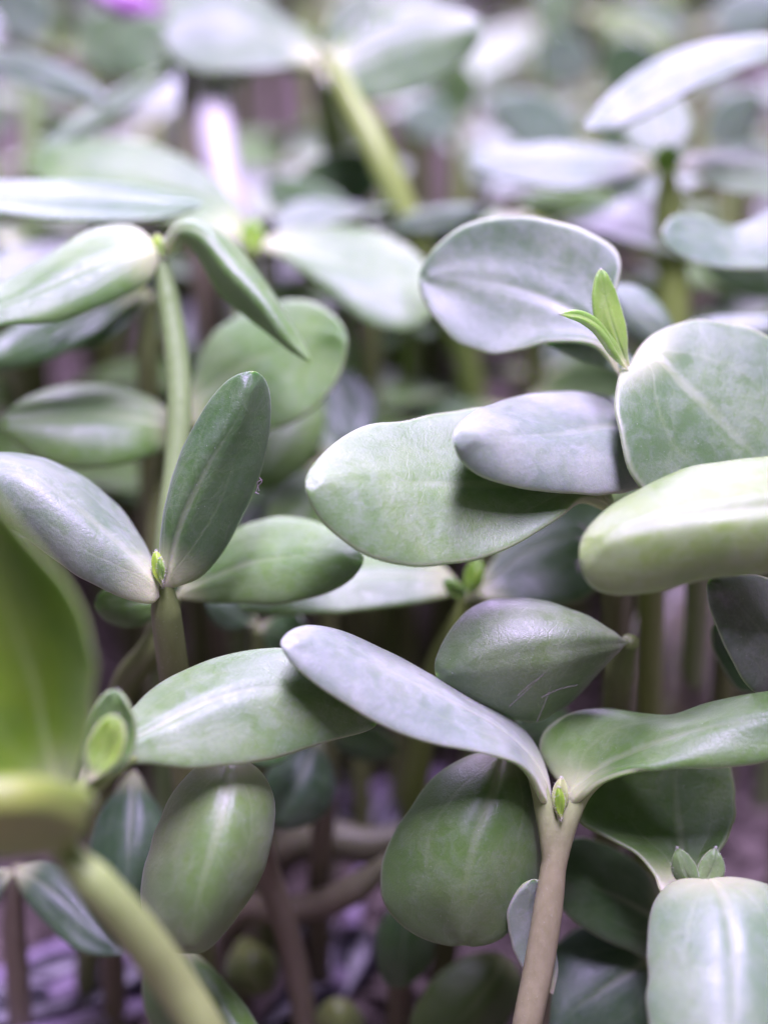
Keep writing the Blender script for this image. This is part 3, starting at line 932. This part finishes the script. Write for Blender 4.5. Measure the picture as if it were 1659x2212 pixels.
# ---- upper, blurred part
sprout('blurred sprout at the top with a pink highlight between two broad grey-green leaves',
    [(690, 150, 22.5), (700, 190, 22.8), (720, 300, 23.6)], [
    lf((695, 150, 22.4), (345, 50, 22.4),
       [(660, 80), (600, 20), (520, -30), (430, -40), (370, -10)], [(640, 140), (580, 150), (500, 155), (420, 152), (362, 120)],
       [(650, 110), (570, 75), (470, 50)], dL=.5, dR=-.4, dM=.1, col='grey', th=.12),
    lf((690, 155, 22.4), (1044, 62, 21.0),
       [(740, 110), (800, 60), (880, 30), (960, 20), (1020, 30)], [(705, 190), (770, 213), (840, 212), (920, 185), (990, 145), (1030, 100)],
       [(750, 150), (840, 120), (950, 85)], dL=.4, dR=-.3, dM=.1, col='grey', th=.1),
    ef((700, 140, 22.8), (800, -20, 23), (45, 55), col='grey', name='bud_leaf', top='cam', dM=.1),
    ], r=.17, scol='olive')
sprout('blurred sprout with a bright yellow-green slanting stem, top centre',
    [(715, 130, 22.0), (762, 225, 21.8), (812, 320, 21.6), (858, 420, 21.6), (905, 540, 21.8), (960, 660, 22.4), (1010, 780, 23.0)], [
    ef((710, 120, 22.6), (560, 90, 23.6), 55, col='pale'), ef((710, 120, 22.6), (900, 50, 23.8), 55, col='pale')], r=.185, scol='lime')
sprout('blurred sprout with a broad pink-lit upright stem, upper left',
    [(440, 30, 23.4), (452, 130, 23.0), (462, 240, 22.6), (478, 360, 22.2), (505, 480, 22.0), (520, 600, 22)], [
    ef((420, 120, 23.0), (80, 330, 21.4), (28, 30), col='grey'), ef((450, 130, 22.6), (640, 60, 23.4), 60, col='grey')], r=.26, scol='rose')
sprout('blurred tan stem standing just left of the pink-lit stem',
    [(405, 140, 23.0), (415, 260, 22.9), (430, 380, 22.8), (440, 520, 22.8)], [
    ef((405, 140, 23.0), (250, 70, 23.5), 70, col='grey'), ef((405, 140, 23), (560, 110, 23.6), 60, col='grey')], r=.20, scol='tan')
sprout('blurred sprout with a long pale leaf slanting up to the right edge, upper right',
    [(1760, 120, 20.4), (1765, 300, 20.5)], [
    lf((1760, 95, 20.3), (1264, 275, 19.4),
       [(1659, 75), (1580, 82), (1500, 100), (1400, 140), (1330, 190), (1290, 232)],
       [(1720, 130), (1659, 130), (1560, 165), (1480, 205), (1390, 255), (1320, 286)], None, dL=.4, dR=-.2, dM=-.05, col='silver'),
    ef((1770, 95, 20.3), (2060, 120, 20.6), 70, col='silver')])
sprout('blurred sprout with a yellow-green centre and long level leaves, upper right',
    [(1442, 370, 21.0), (1445, 460, 21.1), (1452, 600, 21.3), (1455, 720, 21.5)], [
    lf((1430, 375, 21.0), (1012, 350, 20.6),
       [(1390, 335), (1320, 318), (1220, 305), (1120, 312), (1050, 328)], [(1390, 385), (1320, 405), (1220, 412), (1120, 395), (1050, 375)], None, dL=.4, dR=-.3, dM=-.05, col='silver'),
    lf((1455, 375, 21.0), (1800, 380, 20.6),
       [(1490, 335), (1560, 328), (1660, 330), (1740, 345)], [(1500, 375), (1560, 410), (1660, 425), (1740, 415)], None, dL=.4, dR=-.3, dM=-.05, col='grey'),
    ef((1440, 375, 21.2), (1400, 190, 22), (70, 80), col='grey', top='cam'),
    ef((1440, 385, 20.7), (1440, 310, 20.7), 30, col='bud', name='bud_leaf', top='under'),
    ], r=.2, scol='lime')
sprout('blurred pale leaf lying behind the round upright leaf',
    [(1450, 470, 22.5), (1450, 600, 22.6)], [ef((1430, 470, 22.4), (1120, 440, 21.6), (34, 44), col='pale'), ef((1450, 470, 22.5), (1700, 640, 22), 60, col='dark')], scol='olive')
sprout('blurred sprout with a notched lilac leaf at the right edge',
    [(1800, 520, 19.0), (1800, 650, 19.1)], [
    lf((1800, 520, 19.0), (1432, 510, 18.4),
       [(1720, 440), (1650, 462), (1580, 492), (1520, 470), (1465, 462), (1438, 480)],
       [(1720, 565), (1659, 578), (1590, 580), (1520, 572), (1460, 548), (1440, 530)], None, dL=.4, dR=-.25, dM=.05, col='silver'),
    ef((1800, 520, 19.0), (2050, 500, 19.2), 70, col='silver')], scol='olive')
sprout('blurred pale leaves half hidden behind the two-pronged bud',
    [(1450, 760, 18.8), (1450, 900, 18.9)], [
    lf((1450, 760, 18.8), (1315, 620, 18.8), [(1340, 720), (1310, 660)], [(1450, 700), (1410, 640), (1360, 615)], None, col='silver', dM=-.1),
    lf((1450, 760, 18.8), (1720, 690, 18.6), [(1470, 705), (1530, 683), (1620, 680)], [(1530, 770), (1640, 760)], None, col='silver', dM=-.05),
    lf((1420, 830, 17.6), (1180, 742, 17.2), [(1330, 745), (1250, 728)], [(1370, 830), (1320, 802), (1250, 778), (1205, 757)], None, col='silver', dM=-.05, dL=.2),
    ], scol='olive')
sprout('blurred sprout with long pale leaf just behind the top of the round upright leaf',
    [(800, 490, 21.8), (800, 600, 21.9)], [ef((800, 490, 21.7), (1060, 450, 21.0), (22, 34), col='silver'), ef((800, 490, 21.8), (570, 400, 22.6), 50, col='dark')], scol='olive')
sprout('dark blurred leaf in the gap left of the yellow-green slanting stem',
    [(570, 500, 23.6), (565, 600, 23.6)], [ef((575, 480, 23.4), (840, 350, 22.8), (75, 60), col='deep'), ef((570, 490, 23.5), (430, 420, 23.8), 50, col='dark')], scol='olive')
sprout('dark sprout leaves low behind the tall bare stem, left',
    [(330, 640, 19.8), (320, 760, 20)], [
    ef((330, 630, 19.6), (110, 745, 18.8), (48, 45), col='deep'), ef((325, 620, 19.4), (-60, 790, 18.4), (55, 45), col='dark'),
    ], scol='olive')
sprout('blurred sprout behind the arching folded leaf with one dark round leaf',
    [(690, 760, 20.5), (720, 900, 20.6)], [ef((700, 760, 20.3), (560, 640, 20.8), 70, col='mid'), ef((690, 760, 20.5), (560, 1060, 19.6), (80, 110), col='mid', top='cam', dM=-.1),
    ef((700, 770, 20.4), (780, 960, 20), (70, 60), col='teal', top='cam')], scol='olive')
sprout('shaded sprout with a deep green leaf under the large round-ended leaf',
    [(700, 1000, 20.0), (700, 1200, 20.3)], [ef((690, 990, 19.8), (600, 1240, 18.8), (90, 70), col='mid', top='cam', dM=-.15), ef((700, 1000, 20), (760, 860, 20.4), 60, col='grey')], scol='olive')
sprout('dark leaves low between the drooping left leaf and the thick leaning stem',
    [(560, 1360, 18.9), (560, 1500, 19.2)], [ef((560, 1350, 18.7), (450, 1290, 18.6), 45, col='teal'), ef((560, 1350, 18.8), (660, 1400, 18.4), (60, 45), col='deep')], scol='olive')

# ---- top edge: pale blurs
tops = [
 ('white-lilac leaf cut by the top left corner', 60, 100, 25, [((110, 110), (-10, -60), (55, 60), 'silver')], 'pale'),
 ('lilac leaf slanting down from the left edge near the top', -90, 90, 22.6, [((-90, 90), (232, 215), (34, 38), 'silver'), ((-90, 90), (-300, 60), 60, 'pale')], 'pale'),
 ('grey-green leaf under the magenta petal, top left', 190, 120, 26.5, [((130, 110), (345, 70), (75, 80), 'grey'), ((130, 110), (90, 50), 20, 'bud')], 'lime'),
 ('lilac leaf seen through a gap right of the slanting stem', 990, 270, 26, [((1010, 260), (860, 250), (50, 45), 'silver'), ((1010, 260), (985, 130), (45, 35), 'silver')], 'olive'),
 ('broad lilac leaf above the long level leaves', 1270, 330, 24.5, [((1280, 320), (1060, 220), (60, 60), 'silver'), ((1280, 320), (1390, 250), 40, 'grey')], 'olive'),
 ('bright round lilac leaf near the top right', 1260, 170, 26.5, [((1270, 190), (1190, 70), (60, 50), 'silver'), ((1270, 180), (1430, 120), 70, 'deep')], 'olive'),
 ('vivid green leaf lit through near the top right', 1320, 150, 27.5, [((1260, 20), (1450, 100), (40, 50), 'vivid'), ((1260, 20), (1150, 10), 60, 'grey')], 'olive'),
 ('white-lilac leaf at the top right edge', 1500, 60, 28.5, [((1510, 60), (1320, 40), (55, 50), 'silver'), ((1510, 60), (1700, 0), 60, 'silver')], 'olive'),
 ('pale blurred leaf behind the top of the olive stem', 1000, 320, 27.5, [((990, 300), (1100, 400), (50, 45), 'silver'), ((990, 300), (930, 180), 40, 'silver')], 'tan'),
 ('pale drooping leaf beside the dark gap at the right edge', 1560, 330, 23.5, [((1520, 330), (1640, 200), (50, 50), 'silver')], 'olive'),
]
for lab, sx, sy, d, lv, sc in tops:
    sprout('blurred sprout with a ' + lab, [(sx, sy, d), (sx + 8, sy + 160, d + .1), (sx + 5, sy + 320, d + .2)],
           [ef((b[0], b[1], d), (t[0], t[1], d - .6), w, col=c, top='up', nu=30, nv=18) for b, t, w, c in lv], r=.16, scol=sc)

# ------------------------------------------------------------------ farther sprouts: three built, the rest copied
def proto(k):
    e = bpy.data.objects.new('sunflower_sprout', None)
    e.empty_display_size = .3
    SC.collection.objects.link(e)
    h = 7.6
    tube('stem', e, [(0, 0, h), (.1, .05, h * .7), (.05 * k, -.1, h * .35), (0, 0, -.3)], [.14, .14, .15, .16], STEM, col=STEMCOL[('olive', 'pale', 'lime')[k]], per=6, n=10)
    for a, el, ln, w, c in [((0, .25, 2.5, .72, 'silver'), (3.0, .1, 2.3, .7, 'pale')), ((.4, -.1, 2.6, .78, 'pale'), (3.6, .35, 2.4, .7, 'grey')), ((-.3, .5, 2.4, .68, 'silver'), (2.7, -.2, 2.7, .8, 'grey'))][k]:
        d = np.array([math.cos(a), math.sin(a), 0]); s = np.array([-math.sin(a), math.cos(a), .12])
        t = np.linspace(0, 1, 40)[:, None]
        mid = np.array([0, 0, h]) + d * ln * t + np.array([0, 0, 1]) * (el * ln * t - .9 * t ** 2)
        q = (np.sin(np.pi * np.clip(t, 0, 1) ** 1.25) ** .75) * w * (.12 + .88 * np.clip(t * 4, 0, 1))
        q[-1] = 0
        leaf_mesh('leaf', e, mid + s * q + np.array([0, 0, .15]) * q, mid, mid - s * q + np.array([0, 0, .15]) * q, c, 'up', nu=26, nv=14, seed=k * 7 + int(a * 3))
    return e
protos = [proto(k) for k in range(3)]
def copy_tree(src):
    r = src.copy(); SC.collection.objects.link(r)
    for c in list(src.children):
        n = c.copy(); SC.collection.objects.link(n); n.parent = r
    return r
G_FAR = 'far blurred sprouts at the back of the tray'
fr = random.Random(5)
used = [False] * 3
spots = []
y = 21.5
while y < 52:
    half = y * .26 + 1.2
    n = int(half * 2 / 2.5)
    for i in range(n):
        spots.append((-half + (i + .5) * 2 * half / n + fr.uniform(-.7, .7), y + fr.uniform(-.9, .9)))
    y += 2.3 + (y - 20) * .05
for i, (x, yy) in enumerate(spots):
    k = i % 3
    e = protos[k] if not used[k] else copy_tree(protos[k])
    used[k] = True
    s = fr.uniform(.85, 1.12) * (1.0 + .012 * (yy - 22))
    e.location = (x, yy, 0); e.rotation_euler = (0, 0, fr.uniform(0, 6.28)); e.scale = (s, s, s)
    e['label'] = 'far out-of-focus sunflower sprout in the pale crowd at the back'
    e['category'] = 'sprout'; e['group'] = G_FAR

# lower sprouts in the shade under the canopy
def low_proto(k):
    e = bpy.data.objects.new('sunflower_sprout', None)
    e.empty_display_size = .3
    SC.collection.objects.link(e)
    h = 5.4
    tube('stem', e, [(0, 0, h), (.15, .05, h * .7), (.1 * k, -.1, h * .35), (0, 0, -.3)], [.13, .14, .15, .16], STEM, col=STEMCOL['olive'], per=6, n=10)
    for a, el, ln, w, c in [((0.2, .35, 2.4, .75, 'mid'), (3.2, .0, 2.5, .8, 'dark')), ((.6, .1, 2.6, .8, 'dark'), (3.4, .5, 2.4, .75, 'mid'))][k]:
        d = np.array([math.cos(a), math.sin(a), 0]); s = np.array([-math.sin(a), math.cos(a), .12])
        t = np.linspace(0, 1, 40)[:, None]
        mid = np.array([0, 0, h]) + d * ln * t + np.array([0, 0, 1]) * (el * ln * t - 1.1 * t ** 2)
        q = (np.sin(np.pi * np.clip(t, 0, 1) ** 1.25) ** .75) * w * (.12 + .88 * np.clip(t * 4, 0, 1))
        q[-1] = 0
        leaf_mesh('leaf', e, mid + s * q + np.array([0, 0, .15]) * q, mid, mid - s * q + np.array([0, 0, .15]) * q, c, 'up', nu=26, nv=14, seed=90 + k * 7 + int(a * 3))
    return e
lows = [low_proto(k) for k in range(2)]
lused = [False, False]
li = 0
for row, (yy, hmin, hmax) in enumerate([(19.5, 4.6, 5.6), (21.3, 5.0, 6.4), (23.2, 5.6, 7.0), (25.2, 6.0, 7.4)]):
    half = yy * .25 + .6
    n = int(2 * half / 1.45)
    for i in range(n):
        x = -half + (i + .5) * 2 * half / n + fr.uniform(-.4, .4)
        hgt = fr.uniform(hmin, hmax)
        k = li % 2
        e = lows[k] if not lused[k] else copy_tree(lows[k])
        lused[k] = True; li += 1
        s = hgt / 5.4
        e.location = (x, yy + fr.uniform(-.5, .5), 0)
        e.rotation_euler = (0, 0, fr.choice([0, math.pi]) + fr.uniform(-.9, .9))
        e.scale = (.9 + .1 * s, .9 + .1 * s, s)
        e['label'] = 'dim blurred sprout standing low in the shade under the canopy'
        e['category'] = 'sprout'; e['group'] = 'shaded sprouts under the canopy'

# ------------------------------------------------------------------ small things
hull(292, 10, 24.5, (.3, .4, .5), 'magenta petal-like husk caught among the leaves at the top left', 1.5, PINK, 'husks caught among the leaves')
hi = 0
for x, y, s, lab in [
    (720, 1690, 1.0, 'violet-black seed hull on the soil right of the dark hanging leaf'),
    (690, 1760, .9, 'violet-black seed hull leaning under the dark hanging leaf'),
    (870, 1740, 1.2, 'black seed hull in the shade beside the big glossy round leaf'),
    (680, 2010, 1.1, 'dark seed hull on the soil under the bowed pale stem'),
    (760, 2080, 1.0, 'seed hull on the soil left of the dark oval leaf'),
    (150, 2080, 1.1, 'seed hull on the soil at the far bottom left, upper one'),
    (270, 2110, 1.1, 'black seed hull touching the thick leaning stem'),
    (60, 2170, 1.2, 'seed hull on the soil in the bottom left corner'),
    (640, 2170, 1.0, 'seed hull at the bottom edge below the yellow-green seed leaf')]:
    hull_ground(x, y, (fr.uniform(-.4, .4), fr.uniform(-.4, .2), fr.uniform(0, 6.28)), lab, s * 1.15)

def chip(x, y, ang, ln, w, label):
    dirv = P(x, y, 1) - CAMP
    d = (.35 - CAM_H) / dirv[2]
    c = P(x, y, d)
    a = np.array([math.cos(ang), math.sin(ang), .05]); s = np.array([-a[1], a[0], 0])
    V, F = [], []
    n = 9
    for i in range(n):
        t = i / (n - 1) - .5
        ww = w * (1 - .35 * abs(2 * t) ** 3) * rng.uniform(.88, 1.1)
        o = c + a * ln * t + s * .06 * math.sin(5 * t)
        for sx, sz in ((-.5, 0), (-.35, .09), (.35, .10), (.5, 0), (.3, -.08), (-.3, -.08)):
            V.append(o + s * ww * sx + np.array([0, 0, sz + .02 * math.sin(7 * t)]))
    for i in range(n - 1):
        for k in range(6):
            F.append((i * 6 + k, i * 6 + (k + 1) % 6, (i + 1) * 6 + (k + 1) % 6, (i + 1) * 6 + k))
    F.append(tuple(range(5, -1, -1))); F.append(tuple(range((n - 1) * 6, n * 6)))
    o = mesh_obj('wood_chip', V, F, [CHIP])
    o['label'] = label; o['category'] = 'wood chip'; o['group'] = 'violet-grey wood chips on the soil'
for a in [(40, 2095, .45, 2.6, .34, 'violet-grey wood chip lying slantwise at the left edge, uppermost of the corner chips'),
          (120, 2150, .5, 3.0, .36, 'violet-grey wood chip in the bottom left corner, the one with the longest bright face'),
          (170, 2215, .2, 2.4, .3, 'violet-grey wood chip cut by the bottom edge near the thick leaning stem'),
          (760, 2000, 1.4, 2.2, .26, 'upright-lying lilac chip in the dark gap right of the bowed pale stem'),
          (830, 1705, .2, 2.0, .3, 'violet-grey chip in the gap above the level blurred stem')]:
    chip(*a)

def hairs(name, label, starts, mat, rr=.006):
    V, F = [], []
    for p in starts:
        pts = catmull(np.array([P(*q) for q in p]), 6)
        b = len(V)
        for i, c in enumerate(pts):
            r = rr * (1 - .6 * i / len(pts))
            for k in range(5):
                a = 2 * math.pi * k / 5
                V.append(c + RIGHT * math.cos(a) * r + UP * math.sin(a) * r + FWD * math.sin(a + 1) * r * .4)
        for i in range(len(pts) - 1):
            for k in range(5):
                F.append((b + i * 5 + k, b + i * 5 + (k + 1) % 5, b + (i + 1) * 5 + (k + 1) % 5, b + (i + 1) * 5 + k))
    o = mesh_obj(name, V, F, [mat])
    o['label'] = label; o['category'] = 'plant hairs' if 'hair' in name else 'thread'
    return o
hairs('dry_hairs', 'tiny dark dry hairs on the blunt tip of the thick folded leaf',
      [[(1268, 1152, 14.72), (1262, 1140, 14.7), (1249, 1131, 14.7)], [(1262, 1163, 14.72), (1255, 1165, 14.7), (1246, 1162, 14.7)],
       [(1253, 1210, 14.75), (1247, 1214, 14.74), (1247, 1226, 14.74)], [(1254, 1222, 14.75), (1249, 1230, 14.74), (1252, 1238, 14.74)]], HAIR_DARK, .005)
hairs('dry_hairs', 'scrap of dry fluff on the right rim of the upright dark leaf',
      [[(561, 1032, 15.9), (566, 1040, 15.9), (558, 1050, 15.9), (552, 1066, 15.9)], [(566, 1036, 15.9), (556, 1043, 15.9), (560, 1060, 15.9)], [(552, 1064, 15.9), (560, 1067, 15.9)]], HAIR_DARK, .006)
hairs('spider_thread', 'fine pale threads strung over the lower side of the domed dark leaf',
      [[(1100, 1527, 15.6), (1140, 1490, 15.6), (1185, 1445, 15.6)], [(1118, 1503, 15.6), (1150, 1475, 15.6), (1172, 1460, 15.6)],
       [(1170, 1507, 15.6), (1205, 1490, 15.6), (1248, 1480, 15.6)], [(1160, 1560, 15.6), (1180, 1510, 15.6), (1190, 1480, 15.6)]], HAIR_DARK, .0025)
